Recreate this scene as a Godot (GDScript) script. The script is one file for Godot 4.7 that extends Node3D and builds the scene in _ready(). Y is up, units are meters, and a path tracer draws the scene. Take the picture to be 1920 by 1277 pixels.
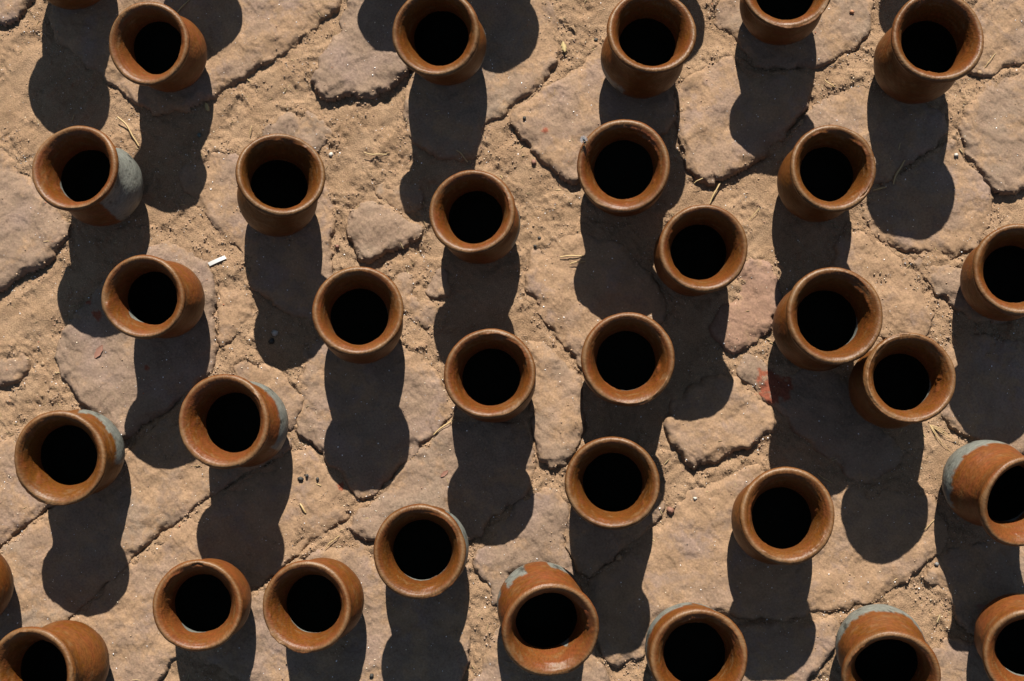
extends Node3D

const STEP := 0.0016
const GX0 := -0.656
const GZ0 := -0.512
const NX := 821
const NZ := 616
var sand_h := PackedFloat32Array()      # height of the sand at each grid point
var top_h := PackedFloat32Array()       # height of whatever lies on top there
var inside := PackedFloat32Array()      # how deep inside a stone the point lies (negative outside)
var names := {}
var paving_root: Node3D
var n_low := noise(11, 9.0, 3)
var n_mid := noise(12, 38.0, 3)
var n_fine := noise(13, 150.0, 3)
var n_grain := noise(14, 420.0, 2)
var n_dust := noise(15, 24.0, 4)
var n_edge := noise(16, 75.0, 3)
var n_tint := noise(17, 14.0, 3)
var n_clay := noise(18, 1.0, 4)
var stone_mat: StandardMaterial3D
var sand_mat: StandardMaterial3D
var clay_mat: StandardMaterial3D
var straw_mat: StandardMaterial3D
var inside_shade_mat: StandardMaterial3D
var plain := {}
var stone_count := 0

const SAND := Color(0.239, 0.155, 0.0978)
const SAND_PALE := Color(0.265, 0.178, 0.1167)
const STONE_TAN := Color(0.207, 0.140, 0.0994)
const STONE_MAUVE := Color(0.1810, 0.1270, 0.0943)
const STONE_PINK := Color(0.223, 0.127, 0.0905)
const SLIP := Color(0.0962, 0.0344, 0.0075)
const SLIP_RED := Color(0.1042, 0.0300, 0.0079)
const SLIP_WORN := Color(0.1401, 0.0780, 0.0359)
const GREY := Color(0.1224, 0.1278, 0.1174)
const INSIDE_SHADE := Color(0.018, 0.016, 0.014)  # grey clay painted near black, the shade of the hollow put into the colour
# red clay splashes on the stones: x mm, z mm, radius mm
var splashes := [[246, 43, 17.0], [-405, -40, 4.5], [-394, -25, 5.0], [-344, 26, 2.5], [-160, 137, 4.5], [32, -201, 3.0]]

func noise(s: int, f: float, octaves: int) -> FastNoiseLite:
	var n := FastNoiseLite.new()
	n.seed = s; n.frequency = f; n.fractal_octaves = octaves
	n.noise_type = FastNoiseLite.TYPE_SIMPLEX_SMOOTH
	return n

func numbered(called: String) -> String:
	var k: int = names.get(called, 0)
	names[called] = k + 1
	return called if k == 0 else "%s_%03d" % [called, k]

func tag(o: Node3D, label: String, category: String, group := "", kind := "") -> void:
	if label: o.set_meta("label", label)
	if category: o.set_meta("category", category)
	if group: o.set_meta("group", group)
	if kind: o.set_meta("kind", kind)

func thing(called: String, label: String, category: String, group := "") -> Node3D:
	var o := Node3D.new()
	o.name = numbered(called)
	add_child(o, true)
	tag(o, label, category, group)
	return o

func put(called: String, mesh: Mesh, mat: Material, parent: Node) -> MeshInstance3D:
	var o := MeshInstance3D.new()
	o.name = called if parent != self else numbered(called)
	o.mesh = mesh
	o.material_override = mat
	o.cast_shadow = GeometryInstance3D.SHADOW_CASTING_SETTING_ON
	parent.add_child(o, true)
	return o

func arrays(v: PackedVector3Array, n: PackedVector3Array, uv: PackedVector2Array, c: PackedColorArray, idx: PackedInt32Array) -> ArrayMesh:
	var a := []
	a.resize(Mesh.ARRAY_MAX)
	a[Mesh.ARRAY_VERTEX] = v; a[Mesh.ARRAY_NORMAL] = n; a[Mesh.ARRAY_TEX_UV] = uv; a[Mesh.ARRAY_INDEX] = idx
	if c.size(): a[Mesh.ARRAY_COLOR] = c
	var m := ArrayMesh.new()
	m.add_surface_from_arrays(Mesh.PRIMITIVE_TRIANGLES, a)
	return m

func normal_image(s: int, f: float, octaves: int, strength: float, size := 1024) -> ImageTexture:
	var n := noise(s, f, octaves)
	n.fractal_gain = 0.6
	var im := n.get_seamless_image(size, size)
	im.bump_map_to_normal_map(strength)
	return ImageTexture.create_from_image(im)

func grain_image(s: int, f: float, lo: float, hi: float, size := 1024) -> ImageTexture:
	var n := noise(s, f, 4)
	n.fractal_gain = 0.75
	var im := n.get_seamless_image(size, size)
	var d := im.get_data()
	var rng := RandomNumberGenerator.new()
	rng.seed = s
	for i in d.size():
		var x := (d[i] / 255.0 - 0.5) * 1.3 + 0.5 + (rng.randf() - 0.5) * 0.25
		d[i] = int(clampf(lerpf(lo, hi, x), 0.0, 1.0) * 255.0)
	im = Image.create_from_data(size, size, false, Image.FORMAT_L8, d)
	return ImageTexture.create_from_image(im)

func make_materials() -> void:
	sand_mat = StandardMaterial3D.new()
	sand_mat.vertex_color_use_as_albedo = true
	sand_mat.albedo_texture = grain_image(31, 0.11, 0.70, 1.04)
	sand_mat.roughness = 1.0
	sand_mat.metallic_specular = 0.15
	sand_mat.normal_enabled = true
	sand_mat.normal_texture = normal_image(32, 0.10, 4, 9.0)
	sand_mat.normal_scale = 0.3
	stone_mat = StandardMaterial3D.new()
	stone_mat.vertex_color_use_as_albedo = true
	stone_mat.albedo_texture = grain_image(33, 0.07, 0.82, 1.03)
	stone_mat.roughness = 0.9
	stone_mat.metallic_specular = 0.25
	stone_mat.normal_enabled = true
	stone_mat.normal_texture = normal_image(34, 0.06, 5, 6.0)
	stone_mat.normal_scale = 0.24
	clay_mat = StandardMaterial3D.new()
	clay_mat.vertex_color_use_as_albedo = true
	clay_mat.albedo_texture = grain_image(35, 0.03, 0.82, 1.06, 512)
	clay_mat.roughness = 0.48
	clay_mat.metallic_specular = 0.36
	clay_mat.normal_enabled = true
	clay_mat.normal_texture = normal_image(36, 0.03, 4, 5.0, 512)
	clay_mat.normal_scale = 0.42
	inside_shade_mat = StandardMaterial3D.new()
	inside_shade_mat.vertex_color_use_as_albedo = true
	inside_shade_mat.roughness = 1.0
	inside_shade_mat.metallic_specular = 0.0  # no sheen, so the shade painted on the inner wall stays black
	straw_mat = StandardMaterial3D.new()
	straw_mat.albedo_color = Color(0.31, 0.22, 0.105).linear_to_srgb()
	straw_mat.roughness = 0.6
	for kc in [["RED", Color(0.42, 0.13, 0.07)], ["ORANGE", Color(0.48, 0.22, 0.11)], ["DARK", Color(0.03, 0.028, 0.026)], ["PALE", Color(0.55, 0.52, 0.48)], ["TEAL", Color(0.12, 0.17, 0.17)], ["SAND", Color(0.36, 0.23, 0.13)], ["GREY", Color(0.22, 0.21, 0.21)], ["WHITE", Color(0.62, 0.63, 0.65)], ["HUSK", Color(0.55, 0.43, 0.20)], ["FLAKE", Color(0.27, 0.125, 0.085)], ["BROWN", Color(0.22, 0.13, 0.06)], ["FLY", Color(0.02, 0.025, 0.025)]]:
		var m := StandardMaterial3D.new()
		m.albedo_color = ((kc[1] as Color) * 0.58).linear_to_srgb()
		m.roughness = 0.35 if kc[0] == "FLY" else 0.75
		plain[kc[0]] = m

# ---------------------------------------------------------------- ground

func make_sand_heights() -> void:
	sand_h.resize(NX * NZ); top_h.resize(NX * NZ); inside.resize(NX * NZ)
	for j in NZ:
		var z := GZ0 + j * STEP
		for i in NX:
			var x := GX0 + i * STEP
			var lump := n_mid.get_noise_2d(x, z)
			var fine := n_fine.get_noise_2d(x, z)
			var rough := smoothstep(-0.25, 0.35, n_dust.get_noise_2d(z + 3.0, x))
			var h := -0.0016 + 0.0030 * n_low.get_noise_2d(x, z) + 0.0022 * lump * (0.5 + rough) + 0.0013 * n_edge.get_noise_2d(x, z + 1.0) * (0.1 + rough) + 0.0010 * fine * (0.2 + rough) + 0.0005 * n_grain.get_noise_2d(x, z) * (0.3 + rough)
			# soft ridges running from lower left to upper right, as the ground was swept
			h += 0.0021 * n_mid.get_noise_2d((0.62 * x + 0.78 * z) * 0.8, (0.78 * x - 0.62 * z) * 0.16 + 5.0)
			var k := j * NX + i
			sand_h[k] = h
			inside[k] = -0.05

func height(x: float, z: float) -> float:
	var i := clampi(roundi((x - GX0) / STEP), 0, NX - 1)
	var j := clampi(roundi((z - GZ0) / STEP), 0, NZ - 1)
	return top_h[j * NX + i]

func rounded(pts: Array) -> PackedVector2Array:
	var p := PackedVector2Array()
	for k in range(0, pts.size(), 2):
		p.append(Vector2(pts[k], pts[k + 1]) * 0.001)
	var q := PackedVector2Array()
	for k in p.size():
		var a := p[k]
		var b := p[(k + 1) % p.size()]
		var c := minf(0.2, 0.007 / maxf(a.distance_to(b), 0.001))
		q.append(a.lerp(b, c)); q.append(b.lerp(a, c))
	return q

func paving(elev: float, slope: float, tint: float, dust: float, pts: Array) -> void:
	stone_count += 1
	var off := stone_count * 0.73
	var p := rounded(pts)
	var n := p.size()
	var lo := p[0]
	var hi := p[0]
	for q in p:
		lo = lo.min(q); hi = hi.max(q)
	var mid := (lo + hi) * 0.5
	var i0 := clampi(int((lo.x - GX0) / STEP) - 5, 0, NX - 2)
	var i1 := clampi(int((hi.x - GX0) / STEP) + 5, 1, NX - 1)
	var j0 := clampi(int((lo.y - GZ0) / STEP) - 5, 0, NZ - 2)
	var j1 := clampi(int((hi.y - GZ0) / STEP) + 5, 1, NZ - 1)
	var w := i1 - i0 + 1
	var d := j1 - j0 + 1
	if w < 3 or d < 3: return
	var hs := PackedFloat32Array(); hs.resize(w * d)
	var ds := PackedFloat32Array(); ds.resize(w * d)
	elev = elev * 0.001 - 0.0007
	var base_tint := STONE_TAN.lerp(STONE_MAUVE, clampf(tint, 0, 1)).lerp(STONE_PINK, clampf(tint - 1.0, 0, 1))
	for j in d:
		var z := GZ0 + (j0 + j) * STEP
		for i in w:
			var x := GX0 + (i0 + i) * STEP
			var at := Vector2(x, z)
			var best := 1e9
			var odd := false
			var a := p[n - 1]
			for k in n:
				var b := p[k]
				var e := b - a
				var f := at - a
				var t := clampf(f.dot(e) / e.length_squared(), 0.0, 1.0)
				best = minf(best, (f - e * t).length_squared())
				if (a.y > z) != (b.y > z) and x < e.x * (z - a.y) / e.y + a.x: odd = not odd
				a = b
			var sd := sqrt(best) * (1.0 if odd else -1.0)
			sd += 0.0050 * n_mid.get_noise_2d(x + off, z + 2.0) + 0.0014 * n_edge.get_noise_2d(x + off, z) + 0.0004 * n_fine.get_noise_2d(x, z + off)
			var l := j * w + i
			ds[l] = sd
			var ledge := n_dust.get_noise_2d(x * 0.8 + off * 2.0, z * 0.8) * 3.0
			var stepped := floorf(ledge) + smoothstep(0.75, 1.0, ledge - floorf(ledge))
			var h := elev + slope * (z - mid.y) + 0.0016 * n_low.get_noise_2d(x * 1.6 + off, z * 1.6) + 0.0009 * n_mid.get_noise_2d(x + off, z) + 0.00022 * n_fine.get_noise_2d(x, z + off) + 0.0008 * stepped + 0.00016 * n_grain.get_noise_2d(x, z)
			sd += 0.0016
			h += 0.0009 * n_mid.get_noise_2d((0.62 * x + 0.78 * z) * 0.9 + off, (0.78 * x - 0.62 * z) * 0.18)
			var soft := 0.005 + 0.018 * smoothstep(-0.3, 0.5, n_dust.get_noise_2d(x, z + off + 3.0))
			if sd < soft:
				var t2 := 1.0 - maxf(sd, 0.0) / soft
				h -= t2 * t2 * (0.0022 + elev * 0.35)
			if sd < 0.0: h += sd * 3.2
			hs[l] = h
			var g := (j0 + j) * NX + i0 + i
			if sd > inside[g]: inside[g] = sd
	var used := PackedInt32Array(); used.resize(w * d); used.fill(-1)
	var v := PackedVector3Array()
	var nn := PackedVector3Array()
	var uv := PackedVector2Array()
	var c := PackedColorArray()
	var idx := PackedInt32Array()
	for j in d - 1:
		for i in w - 1:
			var l := j * w + i
			if maxf(maxf(ds[l], ds[l + 1]), maxf(ds[l + w], ds[l + w + 1])) < -0.0018: continue
			var corner := [l, l + 1, l + w + 1, l + w]
			for q in corner:
				if used[q] >= 0: continue
				used[q] = v.size()
				var qi: int = q % w
				var qj: int = q / w
				var x := GX0 + (i0 + qi) * STEP
				var z := GZ0 + (j0 + qj) * STEP
				v.append(Vector3(x, hs[q], z))
				var gx: float = hs[qj * w + mini(qi + 1, w - 1)] - hs[qj * w + maxi(qi - 1, 0)]
				var gz: float = hs[mini(qj + 1, d - 1) * w + qi] - hs[maxi(qj - 1, 0) * w + qi]
				nn.append(Vector3(-gx, 2.0 * STEP, -gz).normalized())
				uv.append(Vector2(x, z) * 5.0 + Vector2(off, off * 1.7))
				var lie := hs[q] - sand_h[(j0 + qj) * NX + i0 + qi]
				var m := dust + 0.55 * n_dust.get_noise_2d(x + off, z + off) + 0.28 * n_fine.get_noise_2d(x + off, z) - smoothstep(0.001, 0.006, lie) * 0.18 + 0.25 * smoothstep(0.002, 0.0, lie)
				m = smoothstep(0.42, 0.82, m)
				var col := base_tint.lerp(Color(0.205, 0.150, 0.138) if stone_count % 3 else Color(0.185, 0.150, 0.118), 0.42 * clampf(n_tint.get_noise_2d(x + off, z) * 1.6, 0.0, 1.0))
				col = col.lerp(SAND, m * 0.92) * (1.0 + 0.16 * n_tint.get_noise_2d(x * 3.0, z * 3.0 + off))
				for s in splashes:
					var r: float = Vector2(x - s[0] * 0.001, z - s[1] * 0.001).length() / (s[2] * 0.001) + 0.55 * n_edge.get_noise_2d(x, z) + 0.4 * n_fine.get_noise_2d(x, z)
					if r < 1.0: col = col.lerp(Color(0.19, 0.05, 0.027), 0.85 * smoothstep(1.0, 0.75, r))
				col.a = 1.0
				c.append(col)
				var g := (j0 + qj) * NX + i0 + qi
				if ds[q] > -0.001 and hs[q] > top_h[g]: top_h[g] = hs[q]
			var o := [used[corner[0]], used[corner[1]], used[corner[2]], used[corner[3]]]
			idx.append_array(PackedInt32Array([o[0], o[1], o[2], o[0], o[2], o[3]]))
	put("paving_stone", arrays(v, nn, uv, c, idx), stone_mat, paving_root)

func sand_colour(x: float, z: float) -> Color:
	var t := n_tint.get_noise_2d(x * 1.5 + 7.0, z * 1.5)
	var col := SAND.lerp(SAND_PALE, clampf(0.4 + 0.9 * t, 0.0, 1.0)) * (1.0 + 0.18 * n_fine.get_noise_2d(x + 5.0, z) + 0.12 * n_dust.get_noise_2d(x, z))
	col.a = 1.0
	return col

func make_ground() -> void:
	# blown sand lies against the far side of each stone; on the near side it is washed out
	for k in NX * NZ:
		var sd := inside[k]
		if sd > -0.026 and sd < 0.010:
			var i := k % NX
			var j := k / NX
			var x := GX0 + i * STEP
			var z := GZ0 + j * STEP
			var away := Vector2(inside[j * NX + maxi(i - 5, 0)] - inside[j * NX + mini(i + 5, NX - 1)], inside[maxi(j - 5, 0) * NX + i] - inside[mini(j + 5, NZ - 1) * NX + i])
			away = away.normalized()
			var near_side := clampf(away.y * 0.8 + away.x * 0.25 + 0.15, -1.0, 1.0)
			var m := clampf(0.55 + 1.3 * n_dust.get_noise_2d(x + 9.0, z), 0.1, 1.2)
			var fall := 1.0 - absf(sd) / (0.026 if sd < 0.0 else 0.010)
			if near_side > 0.0: sand_h[k] -= 0.0022 * near_side * m * fall * fall
			else: sand_h[k] -= 0.0046 * near_side * m * fall
			sand_h[k] += fall * (0.0015 * n_edge.get_noise_2d(x * 1.4, z * 1.4 + 4.0) + 0.0008 * n_grain.get_noise_2d(x, z + 6.0))
		if sand_h[k] > top_h[k]: top_h[k] = sand_h[k]
	var used := PackedInt32Array(); used.resize(NX * NZ); used.fill(-1)
	var v := PackedVector3Array()
	var nn := PackedVector3Array()
	var uv := PackedVector2Array()
	var c := PackedColorArray()
	var idx := PackedInt32Array()
	for j in NZ - 1:
		for i in NX - 1:
			var l := j * NX + i
			if minf(minf(inside[l], inside[l + 1]), minf(inside[l + NX], inside[l + NX + 1])) > 0.012: continue
			var corner := [l, l + 1, l + NX + 1, l + NX]
			for q in corner:
				if used[q] >= 0: continue
				used[q] = v.size()
				var qi: int = q % NX
				var qj: int = q / NX
				var x := GX0 + qi * STEP
				var z := GZ0 + qj * STEP
				var edge := mini(mini(qi, NX - 1 - qi), mini(qj, NZ - 1 - qj))
				v.append(Vector3(x, sand_h[q] * smoothstep(0.0, 14.0, edge), z))
				var gx: float = sand_h[qj * NX + mini(qi + 1, NX - 1)] - sand_h[qj * NX + maxi(qi - 1, 0)]
				var gz: float = sand_h[mini(qj + 1, NZ - 1) * NX + qi] - sand_h[maxi(qj - 1, 0) * NX + qi]
				nn.append(Vector3(-gx, 2.0 * STEP, -gz).normalized())
				uv.append(Vector2(x, z) * 5.0)
				c.append(sand_colour(x, z))
			var o := [used[corner[0]], used[corner[1]], used[corner[2]], used[corner[3]]]
			idx.append_array(PackedInt32Array([o[0], o[1], o[2], o[0], o[2], o[3]]))
	# the same sheet goes on, flat and coarse, to the horizon
	var xs := [-60.0, -12.0, -3.0, -1.2, GX0, -0.3, 0.0, 0.3, GX0 + (NX - 1) * STEP, 1.2, 3.0, 12.0, 60.0]
	var zs := [-60.0, -12.0, -3.0, -1.2, GZ0, -0.2, 0.2, GZ0 + (NZ - 1) * STEP, 1.2, 3.0, 12.0, 60.0]
	var first := v.size()
	for z in zs:
		for x in xs:
			v.append(Vector3(x, 0.0, z)); nn.append(Vector3.UP); uv.append(Vector2(x, z) * 5.0); c.append(SAND)
	for j in zs.size() - 1:
		for i in xs.size() - 1:
			if i >= 4 and i < 8 and j >= 4 and j < 7: continue
			var a: int = first + j * xs.size() + i
			var b: int = a + xs.size()
			idx.append_array(PackedInt32Array([a, a + 1, b + 1, a, b + 1, b]))
	var g := put("ground", arrays(v, nn, uv, c, idx), sand_mat, self)
	tag(g, "dry tan sand and dust filling the gaps between the worn paving stones", "ground", "", "structure")

func pebble_mesh(s: int, rings := 5, segs := 8) -> ArrayMesh:
	var n := noise(s, 0.9, 2)
	var v := PackedVector3Array(); var nn := PackedVector3Array(); var uv := PackedVector2Array(); var idx := PackedInt32Array()
	for j in rings + 1:
		for i in segs + 1:
			var th := TAU * i / segs
			var ph := PI * j / rings
			var q := Vector3(sin(ph) * cos(th), cos(ph), sin(ph) * sin(th))
			v.append(q * (1.0 + 0.55 * n.get_noise_3dv(q)) * Vector3(0.5, 0.36, 0.42))
			nn.append(q); uv.append(Vector2(float(i) / segs, float(j) / rings))
	for j in rings:
		for i in segs:
			var a := j * (segs + 1) + i
			var b := a + segs + 1
			idx.append_array(PackedInt32Array([a, b + 1, a + 1, a, b, b + 1]))
	return arrays(v, nn, uv, PackedColorArray(), idx)

func scatter(called: String, label: String, category: String, count: int, mesh: Mesh, s: int, small: float, large: float, on_stone: float, colours: Array, lying := false, in_joints := false) -> void:
	var rng := RandomNumberGenerator.new()
	rng.seed = s
	var mm := MultiMesh.new()
	mm.transform_format = MultiMesh.TRANSFORM_3D
	mm.use_colors = true
	mm.mesh = mesh
	mm.instance_count = count
	var k := 0
	while k < count:
		var x := rng.randf_range(-0.60, 0.60)
		var z := rng.randf_range(-0.46, 0.44)
		var i := roundi((x - GX0) / STEP)
		var j := roundi((z - GZ0) / STEP)
		var stone := inside[j * NX + i] > 0.002 and top_h[j * NX + i] > sand_h[j * NX + i] + 0.0004
		var patch := n_dust.get_noise_2d(z + 3.0, x) * 1.4 + 0.35 + smoothstep(-0.03, -0.004, inside[j * NX + i]) * 0.3
		if rng.randf() > (on_stone if stone else clampf(patch, 0.12, 1.0)): continue
		if in_joints and (inside[j * NX + i] < -0.022 or n_edge.get_noise_2d(x * 0.5, z * 0.5 + 11.0) < -0.05): continue
		var size := lerpf(small, large, pow(rng.randf(), 3.0)) * 0.001
		var b := Basis.from_euler(Vector3(rng.randf_range(-0.12, 0.12) if lying else rng.randf() * TAU, rng.randf() * TAU, rng.randf_range(-0.12, 0.12) if lying else rng.randf() * TAU)).scaled(Vector3.ONE * size)
		if lying: b = b * Basis.from_scale(Vector3(rng.randf_range(0.4, 1.0), 1.0, rng.randf_range(0.6, 1.4)))
		mm.set_instance_transform(k, Transform3D(b, Vector3(x, top_h[j * NX + i] + size * (0.06 if lying else 0.12), z)))
		var col: Color = colours[rng.randi() % colours.size()]
		mm.set_instance_color(k, col * rng.randf_range(0.8, 1.15))
		k += 1
	var o := MultiMeshInstance3D.new()
	o.name = numbered(called)
	o.multimesh = mm
	var m := StandardMaterial3D.new()
	m.vertex_color_use_as_albedo = true
	m.roughness = 0.8
	o.material_override = m
	add_child(o, true)
	tag(o, label, category, "", "stuff")

# ---------------------------------------------------------------- pots

func curve_points(ctrl: Array, sub: int) -> PackedVector2Array:
	var out := PackedVector2Array()
	for k in ctrl.size() - 1:
		var a: Vector2 = ctrl[maxi(k - 1, 0)]
		var b: Vector2 = ctrl[k]
		var c: Vector2 = ctrl[k + 1]
		var d: Vector2 = ctrl[mini(k + 2, ctrl.size() - 1)]
		for t in sub:
			out.append(b.cubic_interpolate(c, a, d, float(t) / sub))
	out.append(ctrl[-1])
	return out

func angle_off(a: float, b: float) -> float:
	return absf(wrapf(a - b, -180.0, 180.0))

func pot(label: String, x: float, z: float, lean_x: float, lean_z: float, tall: float, wide: float, o: Dictionary) -> void:
	var s: int = o.get("seed", 0)
	var rng := RandomNumberGenerator.new()
	rng.seed = 900 + s
	var wob: float = o.get("wob", 1.0)
	var rough: float = o.get("rough", 1.0)
	var fat := rng.randf_range(-1.0, 1.0)
	var tone := rng.randf_range(0.86, 1.12)
	var ruddy := rng.randf_range(-0.25, 0.35)
	# profile in mm (radius, height): foot, belly, neck, then the flared lip and down its inside
	var body: Array = [Vector2(0.5, 0.4), Vector2(12, 0.2), Vector2(21, 0.4), Vector2(25.5, 1.4), Vector2(28.5, 4.5), Vector2(31.5, 9.5), Vector2(35.8, 16.5), Vector2(38.4 + fat * 0.4, 24), Vector2(39.4 + fat * 0.6, 31), Vector2(38.8 + fat * 0.6, 39), Vector2(37.0 + fat * 0.4, 47), Vector2(34.4, 54.5), Vector2(32.7, 60.5), Vector2(31.9, 65.5), Vector2(32.5, 71), Vector2(34.8, 76.5), Vector2(37.6, 81), Vector2(39.2, 83.6)]
	var lip: Array = [Vector2(39.2, 83.6), Vector2(40.7, 84.6), Vector2(41.3, 86.4), Vector2(41.0, 88.2), Vector2(40.0, 89.6), Vector2(38.6, 90.3), Vector2(37.0, 90.0), Vector2(35.3, 88.8), Vector2(33.5, 86.6), Vector2(31.8, 83.6), Vector2(30.2, 79.6), Vector2(28.8, 74.6), Vector2(27.6, 69.4), Vector2(26.9, 64.6), Vector2(26.6, 60.6)]
	var inner: Array = [Vector2(26.6, 60.6), Vector2(27.2, 58), Vector2(30, 51), Vector2(33, 42), Vector2(33.6, 31), Vector2(31.5, 18), Vector2(27, 10), Vector2(18, 6.5), Vector2(0.5, 6)]
	var pb := curve_points(body, 3)
	var pl := curve_points(lip, 4)
	var pi := curve_points(inner, 2)
	var prof := PackedVector2Array()
	prof.append_array(pb)
	prof.append_array(pl.slice(1))
	prof.append_array(pi.slice(1))
	var lip_from := pb.size() - 1
	var in_from := lip_from + pl.size() - 1
	var rings := prof.size()
	var segs := 60 if s >= 34 else 190
	var oval := rng.randf_range(0.004, 0.014) * wob
	var oval_at := rng.randf() * TAU
	var tri := rng.randf_range(0.002, 0.006) * wob
	var tri_at := rng.randf() * TAU
	var wave := rng.randf_range(0.4, 1.0) * wob
	var wave_at := rng.randf() * TAU
	var neck_shift := Vector2.from_angle(rng.randf() * TAU) * rng.randf_range(0.0, 1.2)
	var lumps: Array = o.get("lump", []).duplicate()
	for k in 6:
		lumps.append([rng.randf() * 360.0, rng.randf_range(0.55, 0.9), rng.randf_range(3, 14), rng.randf_range(0.3, 0.8)])
	var greys: Array = o.get("grey", [])
	var slivers: Array = o.get("sliver", [])
	var v := PackedVector3Array(); var c := PackedColorArray(); var uv := PackedVector2Array(); var uv_lip := PackedVector2Array()
	var arc := 0.0
	for j in rings:
		if j > 0: arc += prof[j].distance_to(prof[j - 1])
		var r0 := prof[j].x
		var y0 := prof[j].y
		var tangent := (prof[mini(j + 1, rings - 1)] - prof[maxi(j - 1, 0)]).normalized()
		var out := Vector2(tangent.y, -tangent.x)
		var up := clampf(y0 / 90.0, 0.0, 1.0)
		var on_lip := j >= lip_from and j <= in_from
		var lt := float(j - lip_from) / float(in_from - lip_from)
		for i in segs + 1:
			var ii := i % segs
			var th := TAU * ii / segs
			var deg := th * 360.0 / TAU
			var dx := cos(th)
			var dz := sin(th)
			# throwing rings wind round the pot; slip was wiped on in slanting strokes
			var ringy := n_clay.get_noise_3d(dx * 1.1 + s * 9.0, y0 * 0.42 + deg * 0.004, dz * 1.1)
			var lumpy := n_clay.get_noise_3d(dx * 1.3 + s * 5.0, y0 * 0.03, dz * 1.3 + 40.0)
			var stroke := n_clay.get_noise_3d(deg * 0.16 + y0 * 0.26 + s * 3.0, y0 * 0.05, 7.0) if on_lip else n_clay.get_noise_3d(deg * 0.014 + s * 3.0, y0 * 0.42 + deg * 0.03, 7.0)
			var side := 0.55 + 0.75 * smoothstep(80.0, 20.0, angle_off(deg, 20.0))
			var disp := 0.30 * ringy + 0.55 * lumpy * smoothstep(0.0, 12.0, r0)
			disp += stroke * 0.16 * rough * (side if on_lip else 0.5)
			if j > in_from: disp = 0.3 * ringy
			var fresh := 0.0
			if on_lip or j > lip_from - 6:
				for q in lumps:
					var off: float = angle_off(deg, q[0])
					var half: float = q[2]
					if off > half * 1.4: continue
					var lv: float = (lt if on_lip else float(j - lip_from) / 60.0) - float(q[1]) - 0.03 * sin(deg * 0.06 + s) - off / half * 0.04
					var across := exp(-lv * lv * (650.0 if half > 9.0 else 300.0))
					var along := smoothstep(half * 1.4, half * 0.5, off) * (0.6 + 0.7 * n_clay.get_noise_2d(deg * 0.1, s * 11.0 + float(q[0])) + 0.2)
					disp += float(q[3]) * across * along
					fresh = maxf(fresh, across * along)
			var rr := (r0 + out.x * disp) * (1.0 + up * (oval * cos(2.0 * (th - oval_at)) + tri * cos(3.0 * (th - tri_at)))) * wide
			var yy := (y0 + out.y * disp + up * up * wave * sin(2.0 * th + wave_at) + up * up * 0.22 * wave * sin(5.0 * th + wave_at * 2.0)) * tall
			v.append(Vector3(rr * dx + neck_shift.x * sin(up * PI), maxf(yy, 0.0), rr * dz + neck_shift.y * sin(up * PI)) * 0.001)
			uv.append(Vector2(float(i) / segs * 2.0, arc * 0.025 + s * 0.37))
			uv_lip.append(Vector2(float(i) / segs * 7.0 + arc * 0.014, arc * 0.008 + s * 0.41))
			var col: Color
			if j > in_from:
				col = INSIDE_SHADE  # painted shade below the throat, instead of the bare grey clay
			else:
				var t := n_clay.get_noise_3d(dx * 1.2 + s * 2.0, y0 * 0.14, dz * 1.2) + 0.5 * stroke
				col = SLIP.lerp(SLIP_RED, clampf(0.30 + ruddy + 1.1 * t, 0.0, 1.0)) * tone * (1.0 + 0.14 * lumpy + 0.14 * stroke)
				col = col.lerp(SLIP_RED * 1.15, clampf(fresh, 0.0, 1.0) * 0.55)
				# slip rubbed thin along the crest of the lip and here and there on the belly
				var crest := exp(-pow((lt - 0.34) / 0.08, 2.0)) if on_lip else 0.0
				var thin := clampf(crest * (0.75 + 0.5 * lumpy + 0.6 * stroke) + smoothstep(0.28, 0.6, -t) * 0.45, 0.0, 0.85)
				col = col.lerp(SLIP_WORN, thin)
				var bare := 0.0
				var ragged := n_clay.get_noise_2d(deg * 0.035, s * 3.0) * 4.0 + n_clay.get_noise_2d(deg * 0.14, s * 3.0 + y0 * 0.1) * 1.6
				if not on_lip:
					bare = smoothstep(6.0, 4.5, y0 + ragged)
					for q in greys:
						var ew := float(q[1]) - angle_off(deg, q[0]) + ragged * 2.2
						bare = maxf(bare, smoothstep(0.0, 2.5, ew) * smoothstep(0.0, 1.5, float(q[2]) + ragged * 0.9 - y0))
				else:
					for q in slivers:
						var fall: float = 1.0 - pow(angle_off(deg, q[0]) / float(q[1]), 2.0)
						bare = maxf(bare, smoothstep(0.0, 0.8, 60.6 + float(q[2]) * fall + ragged * 0.25 - y0) if fall > 0.0 and lt > 0.5 else 0.0)
				var streak := 1.0 + 0.25 * n_clay.get_noise_3d(dx * 2.0, y0 * 0.2, dz * 2.0 + s)
				var smudge := smoothstep(0.25, 0.55, n_clay.get_noise_3d(dx * 2.2 + s, y0 * 0.05, dz * 2.2) + 0.35 * n_clay.get_noise_3d(dx * 9.0, y0 * 0.3, dz * 9.0))
				col = col.lerp(GREY * streak * (1.0 - 0.7 * smudge), bare)
			col.a = 1.0
			c.append(col)
	var w := segs + 1
	var nn := PackedVector3Array(); nn.resize(v.size())
	for j in rings:
		for i in w:
			var du := v[j * w + (i + 1) % segs] - v[j * w + (i - 1 + segs) % segs]
			var dv := v[mini(j + 1, rings - 1) * w + i] - v[maxi(j - 1, 0) * w + i]
			nn[j * w + i] = dv.cross(du).normalized()
	var root := thing("clay_pot", label, "pot", "clay pots drying on the paving")
	var lean := Vector3(lean_x, 1.0, lean_z)
	var up_axis := lean.normalized()
	var turn := Basis(Quaternion(Vector3.UP, up_axis))
	var tip := Vector2(lean_x, lean_z).length()
	var ground_y := 0.0
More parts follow.
